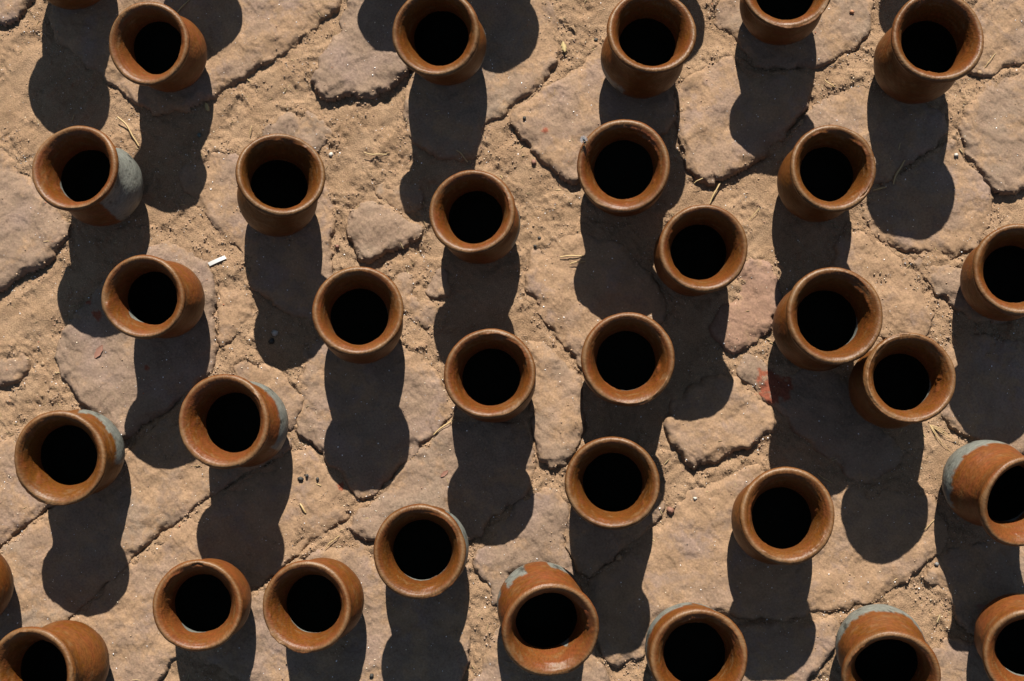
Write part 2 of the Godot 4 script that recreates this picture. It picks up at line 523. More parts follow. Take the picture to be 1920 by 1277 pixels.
	for k in 12:
		ground_y += height(x + cos(TAU * k / 12.0) * 0.021, z + sin(TAU * k / 12.0) * 0.021) / 12.0
	root.transform = Transform3D(turn.scaled_local(Vector3(1, lean.length(), 1)), Vector3(x, ground_y + 0.010 * tip - 0.0004, z))
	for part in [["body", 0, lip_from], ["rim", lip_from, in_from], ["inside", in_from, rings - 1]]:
		var idx := PackedInt32Array()
		var from: int = part[1]
		var to: int = part[2]
		for j in to - from:
			for i in segs:
				var a := j * w + i
				var b := a + w
				idx.append_array(PackedInt32Array([a, b + 1, b, a, a + 1, b + 1]))
		var cut := from * w
		var end := (to + 1) * w
		put(part[0], arrays(v.slice(cut, end), nn.slice(cut, end), (uv_lip if part[0] == "rim" else uv).slice(cut, end), c.slice(cut, end), idx), inside_shade_mat if part[0] == "inside" else clay_mat, root)

# ---------------------------------------------------------------- small things

func tube(pts: PackedVector3Array, widths: PackedFloat32Array, flat := 1.0, segs := 7) -> ArrayMesh:
	var v := PackedVector3Array(); var nn := PackedVector3Array(); var uv := PackedVector2Array(); var idx := PackedInt32Array()
	var n := pts.size()
	for k in n:
		var t := (pts[mini(k + 1, n - 1)] - pts[maxi(k - 1, 0)]).normalized()
		var side := t.cross(Vector3.UP).normalized()
		var up := side.cross(t).normalized()
		for i in segs + 1:
			var th := TAU * i / segs
			var q := side * cos(th) + up * sin(th) * flat
			v.append(pts[k] + q * widths[k] * 0.5); nn.append(q.normalized()); uv.append(Vector2(float(i) / segs, float(k)))
	for k in n - 1:
		for i in segs:
			var a := k * (segs + 1) + i
			var b := a + segs + 1
			idx.append_array(PackedInt32Array([a, a + 1, b + 1, a, b + 1, b]))
	for e in [0, n - 1]:
		var mid := v.size()
		v.append(pts[e]); nn.append((pts[e] - pts[1 if e == 0 else n - 2]).normalized()); uv.append(Vector2.ZERO)
		for i in segs:
			var a: int = e * (segs + 1) + i
			idx.append_array(PackedInt32Array([mid, a + 1, a] if e == 0 else [mid, a, a + 1]))
	return arrays(v, nn, uv, PackedColorArray(), idx)

func straw(label: String, x: int, z: int, length: float, deg: float, width: float) -> void:
	var at := Vector3(x * 0.001, 0, z * 0.001)
	var dir := Vector3(cos(deg_to_rad(deg)), 0, sin(deg_to_rad(deg)))
	var side := Vector3(-dir.z, 0, dir.x)
	var rng := RandomNumberGenerator.new()
	rng.seed = x * 7 + z
	var bend := rng.randf_range(-0.06, 0.06)
	var pts := PackedVector3Array(); var ws := PackedFloat32Array()
	var y := 0.0
	for k in 7:
		var p := at + dir * ((k / 6.0 - 0.5) * length * 0.001)
		y = maxf(y, height(p.x, p.z))
	for k in 9:
		var t := k / 8.0 - 0.5
		var p := dir * (t * length * 0.001) + side * (bend * length * 0.001 * (4.0 * t * t + 0.3 * sin(t * 9.0)))
		p.y = 0.0012 * sin((t + 0.5) * 3.0)
		pts.append(p)
		ws.append(width * 0.001 * (1.0 - 0.35 * absf(t) + (0.12 if k == 3 else 0.0)) * rng.randf_range(0.85, 1.1))
	var o := put("straw", tube(pts, ws, 0.45), straw_mat, self)
	o.position = Vector3(at.x, y + width * 0.0002, at.z)
	tag(o, label, "straw", "loose straws on the paving")

func pebble(label: String, x: int, z: int, size: float, tone: String) -> void:
	var o := put("pebble", pebble_mesh(x * 3 + z, 9, 14), plain[tone], self)
	o.scale = Vector3.ONE * size * 0.00105
	o.rotation.y = x * 0.7
	o.position = Vector3(x * 0.001, height(x * 0.001, z * 0.001) + size * 0.0002, z * 0.001)
	tag(o, label, "pebble", "loose pebbles and crumbs")

func leaf_mesh(length: float, width: float, curl: float, thick: float, pointed := 0.7) -> ArrayMesh:
	var v := PackedVector3Array(); var nn := PackedVector3Array(); var uv := PackedVector2Array(); var idx := PackedInt32Array()
	var st := SurfaceTool.new()
	st.begin(Mesh.PRIMITIVE_TRIANGLES)
	st.set_smooth_group(-1)
	var rows := 10
	var cols := 6
	var pt := func(k: int, i: int, top: bool) -> Vector3:
		var t := float(k) / rows
		var u := float(i) / cols * 2.0 - 1.0
		var wdt := width * 0.5 * pow(maxf(sin(PI * clampf(t, 0.02, 0.98)), 0.0), pointed) * (1.0 + 0.12 * sin(t * 17.0 + u * 2.0))
		return Vector3((t - 0.5) * length, curl * (u * u + 0.4 * (t - 0.5) * (t - 0.5)) * width + (thick if top else 0.0), u * wdt)
	for k in rows:
		for i in cols:
			for top in [true, false]:
				var a: Vector3 = pt.call(k, i, top)
				var b: Vector3 = pt.call(k + 1, i, top)
				var cc: Vector3 = pt.call(k + 1, i + 1, top)
				var d: Vector3 = pt.call(k, i + 1, top)
				for q in ([a, b, cc, a, cc, d] if top else [a, cc, b, a, d, cc]): st.add_vertex(q)
	for k in rows:
		for e in [0, cols]:
			var a: Vector3 = pt.call(k, e, true)
			var b: Vector3 = pt.call(k + 1, e, true)
			var cc: Vector3 = pt.call(k + 1, e, false)
			var d: Vector3 = pt.call(k, e, false)
			for q in ([a, cc, b, a, d, cc] if e == 0 else [a, b, cc, a, cc, d]): st.add_vertex(q)
	st.generate_normals()
	return st.commit()

func lay(o: Node3D, x: int, z: int, deg: float, lift: float, pitch := 0.0) -> void:
	o.position = Vector3(x * 0.001, height(x * 0.001, z * 0.001) + lift, z * 0.001)
	o.rotation = Vector3(0.0, -deg_to_rad(deg), pitch)

func husk(label: String, x: int, z: int, length: float, deg: float) -> void:
	var o := put("seed_husk", leaf_mesh(length * 0.001, length * 0.00045, -0.35, 0.0004, 0.45), plain["HUSK"], self)
	lay(o, x, z, deg, 0.0016, 0.05)
	tag(o, label, "husk", "seed husks")

func clay_flake(label: String, x: int, z: int, length: float, deg: float) -> void:
	var o := put("clay_flake", leaf_mesh(length * 0.001, length * 0.00042, 0.06, 0.0003, 0.6), plain["FLAKE"], self)
	lay(o, x, z, deg, 0.0003)
	tag(o, label, "clay flake", "clay flakes")

func paper_scrap(label: String, x: int, z: int) -> void:
	var st := SurfaceTool.new()
	st.begin(Mesh.PRIMITIVE_TRIANGLES)
	st.set_smooth_group(-1)
	var shape := func(k: int, side: float, y: float) -> Vector3:
		var t := k / 8.0
		return Vector3((t - 0.5) * 0.0175 + side * 0.0004, 0.0008 * sin(t * 3.0) + 0.0004 * side * t + y, side * 0.0019)
	for k in 8:
		var q := []
		for y in [0.0003, 0.0]:
			for c in [[k, -1.0], [k + 1, -1.0], [k + 1, 1.0], [k, 1.0]]: q.append(shape.call(c[0], c[1], y))
		for f in [0, 1, 2, 0, 2, 3, 4, 6, 5, 4, 7, 6, 0, 5, 1, 0, 4, 5, 3, 2, 6, 3, 6, 7]: st.add_vertex(q[f])
	st.generate_normals()
	var o := put("paper_scrap", st.commit(), plain["WHITE"], self)
	lay(o, x, z, -24.0, 0.0012)
	tag(o, label, "paper scrap")

func fibre_fan(label: String, x: int, z: int) -> void:
	var o := thing("fibre_fan", label, "dry fibres")
	lay(o, x, z, 0.0, 0.0008)
	for k in 7:
		var a := deg_to_rad(10.0 + k * 10.0)
		var pts := PackedVector3Array(); var ws := PackedFloat32Array()
		var from := Vector3(-0.004 + k * 0.0013, 0.0, -0.005 + (k % 2) * 0.001)
		for q in 6:
			var t := q / 5.0
			pts.append(from + Vector3(cos(a), 0.0, sin(a)) * t * (0.008 + 0.0015 * (k % 3)) + Vector3(0, 0.0026 * sin(t * 2.6) + 0.0003, 0))
			ws.append(0.0013 * (1.0 - 0.5 * t))
		put("fibre", tube(pts, ws, 0.6), plain["SAND"], o)

func root_tuft(label: String, x: int, z: int) -> void:
	var o := thing("root_tuft", label, "rootlets")
	lay(o, x, z, 0.0, 0.0)
	for k in 6:
		var a := deg_to_rad(18.0 + k * 11.0)
		var pts := PackedVector3Array(); var ws := PackedFloat32Array()
		for q in 8:
			var t := q / 7.0
			pts.append(Vector3(-0.012, 0.0005, -0.006) + Vector3(cos(a + t * 0.5 * (1 - k % 3)), 0.0, sin(a)) * t * (0.020 + 0.004 * (k % 3)) + Vector3(0, 0.003 * sin(t * 3.0), 0))
			ws.append(0.0009 * (1.0 - 0.6 * t))
		put("rootlet", tube(pts, ws), straw_mat, o)

func fly(x: float, y: float, z: float) -> void:
	var o := thing("fly", "small fly with clear wings sitting on a pot rim", "fly")
	o.position = Vector3(x, y, z)
	o.rotation = Vector3(0.25, 0.35, 0.2)
	o.scale = Vector3.ONE * 1.25
	var ball := func(at: Vector3, size: Vector3) -> SurfaceTool:
		var st := SurfaceTool.new()
		var sp := SphereMesh.new()
		sp.radius = 0.5; sp.height = 1.0; sp.radial_segments = 16; sp.rings = 8
		st.append_from(sp, 0, Transform3D(Basis.from_scale(size * 0.001), at * 0.001))
		return st
	put("abdomen", ball.call(Vector3(0, 0, -1.6), Vector3(2.0, 1.7, 3.0)).commit(), plain["FLY"], o)
	put("thorax", ball.call(Vector3(0, 0.2, 0.6), Vector3(1.9, 1.8, 2.2)).commit(), plain["FLY"], o)
	put("head", ball.call(Vector3(0, 0.1, 2.1), Vector3(1.6, 1.3, 1.1)).commit(), plain["BROWN"], o)
	var wing_mat := StandardMaterial3D.new()
	wing_mat.albedo_color = Color(0.7, 0.73, 0.77, 0.16)
	wing_mat.transparency = BaseMaterial3D.TRANSPARENCY_ALPHA
	wing_mat.roughness = 0.2
	for side in [-1.0, 1.0]:
		var w := put("wing", leaf_mesh(0.0052, 0.0022, 0.04, 0.00006, 0.6), wing_mat, o)
		w.position = Vector3(side * 0.0013, 0.0011, -0.0020)
		w.rotation = Vector3(0.0, PI / 2 + side * 0.35, 0.0)
		for k in 3:
			var zz := 1.3 - k * 1.0
			put("leg", tube(PackedVector3Array([Vector3(side * 0.6, -0.2, zz) * 0.001, Vector3(side * 1.9, 0.3, zz + 0.5 - k * 0.5) * 0.001, Vector3(side * 2.6, -1.3, zz + 0.8 - k * 0.9) * 0.001]), PackedFloat32Array([0.0003, 0.00022, 0.00015])), plain["FLY"], o)

func _ready() -> void:
	# camera, sky, sun and exposure
	var cam := Camera3D.new()
	cam.name = "camera"
	cam.fov = 27.8006
	cam.near = 0.05
	cam.far = 200.0
	cam.transform = Transform3D(Basis(Vector3(0.999733, -0.023112, 0.000000), Vector3(0.002507, 0.108436, -0.994100), Vector3(0.022976, 0.993835, 0.108465)), Vector3(0.02982, 1.29000, 0.14079))
	add_child(cam)
	cam.current = true
	var env := Environment.new()
	env.background_mode = Environment.BG_SKY
	var sky := Sky.new()
	var sm := ProceduralSkyMaterial.new()
	sm.sky_top_color = Color(0.39, 0.47, 0.56)
	sm.sky_horizon_color = Color(0.40, 0.47, 0.53)
	sm.sky_curve = 0.12
	sm.ground_bottom_color = Color(0.25, 0.2, 0.15)
	sm.ground_horizon_color = Color(0.5, 0.47, 0.42)
	sm.sky_energy_multiplier = 0.72
	sm.ground_energy_multiplier = 0.4
	sky.sky_material = sm
	env.sky = sky
	env.tonemap_mode = Environment.TONE_MAPPER_LINEAR
	env.tonemap_exposure = 2.5
	env.sdfgi_enabled = true
	env.ssao_enabled = true
	env.ssil_enabled = true
	var we := WorldEnvironment.new()
	we.name = "world_environment"
	we.environment = env
	add_child(we)
	var sun := DirectionalLight3D.new()
	sun.name = "sun"
	sun.light_color = Color(1.0, 0.965, 0.90)
	sun.light_energy = 1.6
	sun.light_angular_distance = 0.5
	sun.shadow_enabled = true
	add_child(sun)
	var e := deg_to_rad(38.2)
	var way := Vector3(-0.02 * cos(e), -sin(e), cos(e)).normalized()
	sun.look_at_from_position(-way * 5.0, Vector3.ZERO, Vector3.UP)

	# the ground: paving stones set in sand
	make_materials()
	make_sand_heights()
	top_h.fill(-1.0)
	paving_root = Node3D.new()
	paving_root.name = "pavement"
	add_child(paving_root)
	tag(paving_root, "worn uneven sandstone paving, dusted with sand", "pavement", "", "structure")
	paving(4.0, 0.020, 0.2, 0.80, [-455, -385, -345, -389, -167, -382, -166, -332, -188, -311, -215, -288, -243, -268, -276, -250, -297, -233, -340, -220, -382, -246, -420, -277, -450, -304])
	paving(7.5, 0.050, 1.0, 0.35, [-160, -329, -138, -347, -101, -349, -88, -301, -99, -265, -111, -252, -133, -234, -157, -239, -182, -233, -192, -254, -186, -271, -166, -301])
	paving(4.0, 0.020, 1.0, 0.40, [-243, -201, -216, -223, -189, -220, -172, -205, -182, -184, -195, -179, -226, -188])
	paving(6.0, 0.040, 0.8, 0.50, [-542, -203, -490, -192, -463, -153, -441, -128, -424, -109, -433, -91, -457, -70, -469, -64, -492, -48, -535, -42])
	paving(2.5, 0.020, 0.4, 0.65, [-323, -157, -300, -182, -262, -188, -184, -164, -169, -123, -177, -92, -169, -40, -180, -24, -197, -20, -244, -50, -257, -87, -278, -103, -294, -123])
	paving(6.0, 0.050, 0.7, 0.50, [-155, -117, -144, -134, -122, -131, -111, -120, -85, -109, -89, -99, -104, -94, -118, -90, -131, -76, -144, -80, -154, -99])
	paving(2.0, 0.020, 0.7, 0.50, [-82, -48, -75, -65, -64, -71, -56, -46, -78, -42])
	paving(1.5, 0.020, 0.6, 0.60, [-114, -53, -105, -68, -95, -57, -97, -40, -66, -30, -65, -7, -86, -14, -100, -27])
	paving(2.0, 0.000, 0.6, 0.60, [-133, -147, -106, -155, -87, -148, -89, -126, -111, -123])
	paving(5.0, 0.030, 1.0, 0.45, [-434, 10, -425, -9, -404, -41, -370, -82, -322, -104, -284, -72, -281, 25, -315, 55, -344, 76, -366, 93, -380, 81, -398, 66, -411, 50, -427, 30])
	paving(1.5, 0.020, 0.3, 0.80, [-279, -69, -264, -60, -251, -41, -244, -20, -248, -6, -263, -9, -277, 5])
	paving(4.0, 0.030, 0.6, 0.60, [-507, 12, -469, 10, -455, 24, -469, 38, -506, 43])
	paving(2.5, 0.020, 0.3, 0.75, [-266, 26, -247, 17, -221, 26, -201, 45, -195, 62, -207, 81, -221, 87, -246, 61])
	paving(3.0, 0.020, 0.3, 0.75, [-529, 101, -468, 88, -433, 76, -366, 97, -368, 106, -401, 130, -435, 155, -465, 177, -482, 196, -523, 225])
	paving(3.5, 0.020, 0.3, 0.70, [-362, 102, -341, 81, -312, 60, -281, 32, -262, 61, -208, 91, -210, 105, -260, 127, -296, 154, -324, 176, -357, 204, -414, 258, -504, 332, -523, 235, -479, 201, -435, 161, -401, 135])
	paving(2.5, 0.018, 0.3, 0.75, [-256, 131, -200, 100, -179, 106, -157, 133, -145, 151, -160, 168, -184, 185, -197, 196, -238, 229, -277, 264, -309, 290, -333, 320, -374, 356, -483, 349, -411, 263, -355, 209, -322, 181, -294, 159])
	paving(3.5, 0.025, 0.7, 0.60, [-194, 5, -169, -25, -136, -20, -100, 3, -79, 21, -62, 46, -53, 66, -79, 93, -98, 110, -127, 141, -141, 150, -154, 132, -177, 104, -196, 91, -203, 61])
	paving(4.5, 0.030, 0.9, 0.50, [-96, 114, -77, 96, -52, 73, 12, 79, 21, 111, 16, 141, -14, 159, -36, 186, -89, 195, -129, 186, -152, 179, -141, 157, -126, 147])
	paving(2.5, 0.020, 0.6, 0.60, [-193, 201, -155, 180, -134, 191, -79, 202, -44, 205, -38, 239, -40, 283, -48, 321, -49, 350, -206, 350, -237, 322, -276, 298, -304, 293, -233, 233])
	paving(2.5, 0.010, 0.9, 0.50, [-7, 163, 16, 147, 45, 133, 51, 156, 48, 185, 60, 223, 49, 229, 26, 210, 1, 213, -12, 249, -26, 220, -38, 201])
	paving(4.0, 0.030, 0.5, 0.60, [55, 151, 75, 131, 132, 126, 142, 158, 101, 195, 64, 223, 51, 190])
	paving(4.0, 0.010, 0.1, 0.85, [13, -54, 20, -87, 61, -106, 111, -85, 147, -39, 141, -14, 95, 11, 69, 26, 54, 8, 38, -12, 25, -34])
	paving(5.8, 0.045, 0.4, 0.70, [-6, -215, 41, -251, 90, -290, 113, -299, 156, -241, 154, -204, 112, -186, 77, -172, 63, -149, 46, -155, 28, -174, 13, -194])
	paving(3.0, 0.020, 0.5, 0.65, [-97, -258, -83, -301, -83, -381, 26, -380, 46, -300, 39, -257, -9, -220, -31, -206, -25, -179, -66, -174, -100, -194, -102, -232])
	paving(6.0, 0.030, 0.1, 0.75, [160, -246, 211, -278, 221, -256, 289, -260, 283, -227, 245, -181, 219, -163, 185, -149, 167, -167, 159, -204])
	paving(3.0, 0.030, 0.5, 0.65, [288, -222, 311, -242, 347, -253, 402, -226, 421, -201, 388, -178, 349, -149, 324, -156, 264, -167, 255, -179])
	paving(5.0, 0.040, 0.7, 0.60, [429, -221, 458, -249, 505, -265, 520, -155, 486, -148, 468, -135, 448, -153, 432, -181])
	paving(2.5, 0.020, 0.6, 0.70, [458, -371, 530, -375, 526, -280, 479, -265, 454, -254, 429, -265])
	paving(2.5, 0.010, 0.6, 0.70, [352, -145, 393, -172, 421, -194, 427, -177, 456, -141, 451, -104, 422, -78, 373, -84, 343, -99, 334, -123])
	paving(3.0, 0.030, 0.8, 0.50, [378, -78, 415, -74, 437, -66, 470, -18, 435, -18, 414, -35, 393, -53])
	paving(1.5, 0.010, 0.1, 0.95, [323, -105, 344, -92, 375, -72, 387, -46, 398, -18, 377, 2, 320, -9, 300, -59, 308, -95])
	paving(4.5, 0.030, 1.6, 0.40, [213, -39, 221, -79, 240, -76, 253, -49, 247, -19, 226, 6, 206, 13, 186, -9, 196, -29])
	paving(3.5, 0.020, 0.9, 0.40, [208, 26, 226, 12, 245, 28, 300, 27, 333, 67, 369, 111, 336, 131, 317, 133, 264, 81, 248, 66, 230, 50])
	paving(6.0, 0.050, 0.1, 0.85, [141, 81, 160, 46, 201, 31, 222, 49, 242, 64, 245, 82, 229, 95, 204, 106, 172, 118, 159, 109])
	paving(3.0, 0.012, 0.2, 0.80, [148, 163, 169, 137, 218, 116, 297, 138, 388, 141, 403, 188, 375, 211, 337, 242, 294, 249, 255, 258, 162, 251, 128, 262, 125, 284, 93, 305, 77, 268, 67, 228, 105, 200])
	paving(3.0, 0.020, 0.6, 0.65, [378, 218, 405, 194, 506, 180, 503, 252, 449, 276, 410, 266, 404, 233])
	paving(5.5, 0.030, 0.3, 0.70, [201, 266, 255, 263, 299, 257, 299, 277, 271, 313, 248, 353, 132, 354, 128, 289, 162, 256])
	paving(3.0, 0.020, 0.5, 0.60, [415, -7, 469, 2, 513, 12, 509, 111, 455, 106, 430, 93, 402, 77, 391, 32])
	paving(5.5, 0.040, 0.3, 0.75, [13, 2, 35, 6, 63, 36, 66, 81, 56, 109, 41, 121, 26, 107, 22, 81, 15, 41])
	paving(3.0, 0.020, 0.5, 0.60, [-98, 345, -39, 323, -17, 282, -7, 253, 25, 248, 69, 273, 88, 309, 83, 354, -29, 359])
	paving(3.0, 0.030, 0.4, 0.60, [383, 284, 405, 274, 434, 284, 457, 305, 501, 291, 498, 352, 378, 353])
	paving(3.0, 0.030, 0.5, 0.65, [196, -325, 217, -362, 310, -372, 350, -361, 343, -297, 307, -266, 236, -262, 222, -288, 198, -309])
	paving(4.0, 0.040, 0.4, 0.70, [-534, -369, -471, -379, -462, -341, -490, -315, -531, -304])
	make_ground()

	# the pots
	pot("terracotta pot mostly outside the top edge, only its round belly showing above its own shadow", -0.4160, -0.3522, -0.130, -0.050, 1.000, 0.972, {"seed": 1})
	pot("leaning terracotta pot with rough lip, behind the long yellow straw near the top left", -0.3232, -0.2746, -0.079, 0.137, 0.872, 0.921, {"seed": 2, "lump": [[15, 0.55, 12, 1.0], [205, 0.3, 30, 0.6]]})
	pot("pot with a bare grey side showing beside its orange rim, close to the yellow straw", -0.3818, -0.1435, -0.112, -0.053, 0.977, 0.976, {"seed": 3, "grey": [[2, 60, 72]], "sliver": [[150, 26, 4.5]], "lump": [[70, 0.3, 30, 0.9]]})
	pot("pot tipped backwards to show a tall orange belly, just below the small pink paving stone", -0.2252, -0.1274, 0.237, -0.125, 1.040, 0.950, {"seed": 4, "lump": [[265, 0.5, 10, 0.9], [310, 0.5, 22, 0.8]]})
	pot("orange pot beside the broken mauve stone, its rim just touching the top edge", -0.0590, -0.2807, -0.072, 0.152, 1.084, 0.953, {"seed": 5, "grey": [[10, 34, 34]]})
	pot("pot with a faint grey smear low on its belly, beside the cream seed husk", 0.1198, -0.2594, 0.090, -0.110, 0.976, 0.978, {"seed": 6, "grey": [[150, 34, 36]]})
	pot("pot cut in half by the top edge, ragged red clay smeared along its near lip", 0.2561, -0.3149, -0.071, 0.044, 0.980, 0.977, {"seed": 7, "lump": [[80, 0.25, 50, 1.2], [40, 0.25, 30, 0.9]]})
	pot("large pot in the top right corner, inner lip scratched rough on one side", 0.3771, -0.2559, 0.034, -0.037, 1.097, 1.009, {"seed": 8, "rough": 1.8, "grey": [[165, 18, 20], [100, 40, 10]]})
	pot("pot with a fly sitting on its rim and a curl of clay inside its lip", 0.1071, -0.1563, -0.067, 0.098, 0.919, 1.016, {"seed": 9, "lump": [[318, 0.6, 26, 1.7], [300, 0.5, 34, 1.0], [165, 0.35, 22, 0.9], [140, 0.3, 26, 0.8]]})
	pot("pot with a cracked, nicked lip, standing alone above the two touching pots", 0.2820, -0.1440, 0.068, -0.008, 0.946, 0.951, {"seed": 10, "rough": 1.6, "lump": [[330, 0.55, 30, 1.3], [35, 0.35, 12, -1.6], [250, 0.5, 16, 1.0]]})
	pot("smooth lipped pot set right against the shadow below the pot with the fly", 0.1682, -0.0763, 0.028, 0.056, 1.048, 0.949, {"seed": 11})
	pot("pot between the small broken rocks and a thin grey line along its foot", -0.0256, -0.1047, -0.103, -0.027, 0.932, 0.940, {"seed": 12, "grey": [[0, 40, 38]], "lump": [[345, 0.4, 18, 0.9]]})
	pot("pot with a very even round lip, in line below the pile of small broken rocks", -0.1394, -0.0118, 0.068, -0.050, 1.031, 0.974, {"seed": 13, "wob": 0.3, "sliver": [[150, 40, 2.0], [350, 14, 3]]})
	pot("pot with pale grey patch inside its lip, on the mauve stone with red spots", -0.3183, -0.0381, -0.058, 0.099, 1.018, 0.911, {"seed": 14, "sliver": [[135, 24, 8]], "lump": [[165, 0.5, 8, 1.2]]})
	pot("pot with a wavy rim and a grey patch on its shoulder, at the left edge", -0.3959, 0.1033, 0.007, 0.110, 0.966, 1.007, {"seed": 15, "wob": 2.2, "grey": [[325, 50, 46]], "lump": [[120, 0.2, 40, 0.9], [140, 0.8, 10, 1.0]]})
	pot("leaning pot with a broad bare grey foot, below the mauve stone with red spots", -0.2399, 0.0797, -0.132, 0.007, 0.970, 1.013, {"seed": 16, "grey": [[335, 62, 47]], "rough": 1.5, "lump": [[330, 0.4, 12, 1.3]]})
	pot("pot at the middle of the crowd with a flattened dent in its far lip", -0.0158, 0.0408, -0.018, -0.021, 1.029, 0.974, {"seed": 17, "wob": 1.6, "lump": [[280, 0.4, 20, 0.8], [320, 0.5, 30, 0.9], [60, 0.25, 14, 0.8]]})
	pot("pot with torn clay on its inner lip and a tiny white speck on the rim", 0.1033, 0.0230, 0.007, 0.036, 0.981, 1.000, {"seed": 18, "rough": 1.3, "sliver": [[95, 60, 1.4]], "lump": [[20, 0.75, 14, 1.8], [60, 0.35, 40, 1.1], [70, 0.25, 12, 1.2]]})
	pot("pot seen straight into from above, just beside the red clay crumb", 0.0949, 0.1317, -0.065, 0.028, 1.073, 0.982, {"seed": 19, "rough": 1.3, "lump": [[15, 0.25, 14, 0.9]]})
	pot("upper one of the two touching pots, grey sliver inside its throat", 0.2808, -0.0071, 0.033, -0.046, 1.064, 1.040, {"seed": 20, "sliver": [[25, 34, 6]], "rough": 1.2, "lump": [[325, 0.6, 24, 1.3], [300, 0.4, 26, 0.8]]})
	pot("lower one of the two touching pots, belly shaded by its neighbour", 0.3452, 0.0499, 0.016, -0.065, 1.072, 0.965, {"seed": 21, "sliver": [[22, 30, 4]], "rough": 1.2, "lump": [[200, 0.35, 50, 1.4], [250, 0.3, 40, 1.1], [10, 0.75, 16, 1.4], [110, 0.25, 40, 0.9]]})
	pot("pot half cut by the right edge, red nick under its lip", 0.4547, -0.0518, -0.090, -0.000, 0.994, 0.976, {"seed": 22, "sliver": [[95, 30, 3]], "lump": [[100, 0.15, 16, 1.1]]})
	pot("pot leaning far over at the right edge with a grey clay foot behind it", 0.4218, 0.1243, 0.235, 0.300, 0.981, 0.989, {"seed": 23, "grey": [[225, 80, 38]], "sliver": [[70, 30, 3]]})
	pot("pot cut off in the bottom right corner, a loose clay chip lying beside it", 0.4582, 0.2657, -0.163, 0.162, 1.000, 0.976, {"seed": 24, "sliver": [[110, 34, 4]]})
	pot("leaning pot at the bottom edge, wide grey band round its foot, chipped lip", 0.3310, 0.2715, -0.080, 0.299, 1.000, 0.999, {"seed": 25, "grey": [[265, 105, 40]], "lump": [[215, 0.4, 16, 1.2], [330, 0.5, 20, 0.8]]})
	pot("pot cut by the bottom edge, torn chip in the far side of its lip", 0.1597, 0.2801, 0.019, 0.026, 1.000, 1.016, {"seed": 26, "grey": [[215, 60, 42], [290, 22, 38]], "rough": 1.4, "lump": [[262, 0.6, 16, 1.6], [330, 0.4, 20, 0.8]]})
	pot("pot standing by itself on the broad tan slab, thin clay ridge inside its lip", 0.2378, 0.1700, 0.019, -0.093, 0.982, 1.006, {"seed": 27, "rough": 1.4, "lump": [[195, 0.6, 26, 1.0], [115, 0.4, 10, 1.1], [40, 0.5, 26, 0.9]]})
	pot("strongly tilted pot with two grey patches on its shoulder, close to the bottom edge", 0.0220, 0.2351, 0.150, 0.280, 1.000, 1.022, {"seed": 28, "grey": [[232, 17, 43], [303, 28, 39], [180, 20, 34]], "sliver": [[52, 9, 9]], "rough": 1.5, "lump": [[330, 0.6, 30, 1.1], [75, 0.6, 20, 0.9], [60, 0.2, 14, 1.0]]})
	pot("pot with a grey ring inside its throat and grey line beside its rim", -0.0766, 0.1947, -0.017, -0.019, 1.002, 0.981, {"seed": 29, "grey": [[340, 45, 50]], "sliver": [[75, 55, 5], [10, 30, 3]], "lump": [[310, 0.5, 40, 1.1], [75, 0.55, 12, 1.1], [60, 0.2, 30, 0.9]]})
	pot("pot with a notch in its far rim, one of the close pair at bottom left", -0.2740, 0.2405, 0.052, -0.009, 1.000, 0.947, {"seed": 30, "sliver": [[110, 30, 7]], "lump": [[268, 0.4, 7, -2.2], [225, 0.5, 20, 1.0], [190, 0.8, 9, 1.5]]})
	pot("pot with lumpy nick on its near rim, beside the pot with the notched rim", -0.1679, 0.2384, -0.084, 0.023, 1.000, 0.953, {"seed": 31, "sliver": [[115, 40, 2.5]], "rough": 1.3, "lump": [[135, 0.25, 14, 1.6], [160, 0.5, 10, 1.0], [100, 0.25, 14, 1.0]]})
	pot("pot cut off by the left edge, just a sliver of orange belly showing", -0.4892, 0.2250, -0.100, 0.060, 1.000, 0.972, {"seed": 32, "grey": [[330, 30, 10]]})
	pot("pot lying far over in the bottom left corner, its scratched orange side showing", -0.3974, 0.2955, -0.170, 0.032, 1.000, 0.996, {"seed": 33, "rough": 1.5, "lump": [[255, 0.4, 10, 0.9], [350, 0.3, 12, 0.8]]})
	pot("pot just outside the top edge, shadow falling right of the uppermost leaning pot", -0.2996, -0.4251, 0.000, 0.050, 1.000, 0.972, {"seed": 34})
	pot("pot just outside the top edge, its shadow falling beside the seed husk", -0.0146, -0.4086, 0.030, 0.000, 1.000, 0.972, {"seed": 35})
	pot("pot just outside the top edge, its shadow falling over the broken mauve stone", -0.1044, -0.4187, -0.030, 0.040, 1.000, 0.972, {"seed": 36})
	pot("pot just outside the top edge, its shadow hidden behind the pot beside the husk", 0.1485, -0.4135, 0.000, 0.000, 1.000, 0.972, {"seed": 37})
	pot("pot just outside the top edge, its shadow touching the large corner pot", 0.3924, -0.4272, 0.040, 0.000, 1.000, 0.972, {"seed": 38})
	# loose things lying about
	straw("long yellow straw, split at one end, lying beside the pot with the grey side", -369, -205, 36, 55, 2.0)
	straw("pale bent straw poking out behind the lip of the pot above the yellow straw", -320, -327, 20, -48, 1.6)
	straw("pale straw lying on the stone against the rim of the smooth lipped pot", 193, -141, 22, -62, 2.0)
	straw("short pale straw on the tip of the tan slab above the smooth lipped pot", 177, -152, 10, -28, 1.0)
	straw("thin dark twig on the sand between the smooth lipped pot and the cracked pot", 230, -120, 15, -50, 0.8)
	straw("upper one of the two parallel straws on the sand at the shadow edge", 57, -80, 23, -2, 1.4)
	straw("lower one of the two parallel straws on the sand at the shadow edge", 62, -74, 15, -8, 1.2)
	straw("dark straw in the shadow joint between the two pots at the right", 366, -160, 26, -62, 2.0)
	straw("short dark straw touching the rim of the cracked pot", 349, -144, 13, -14, 1.8)
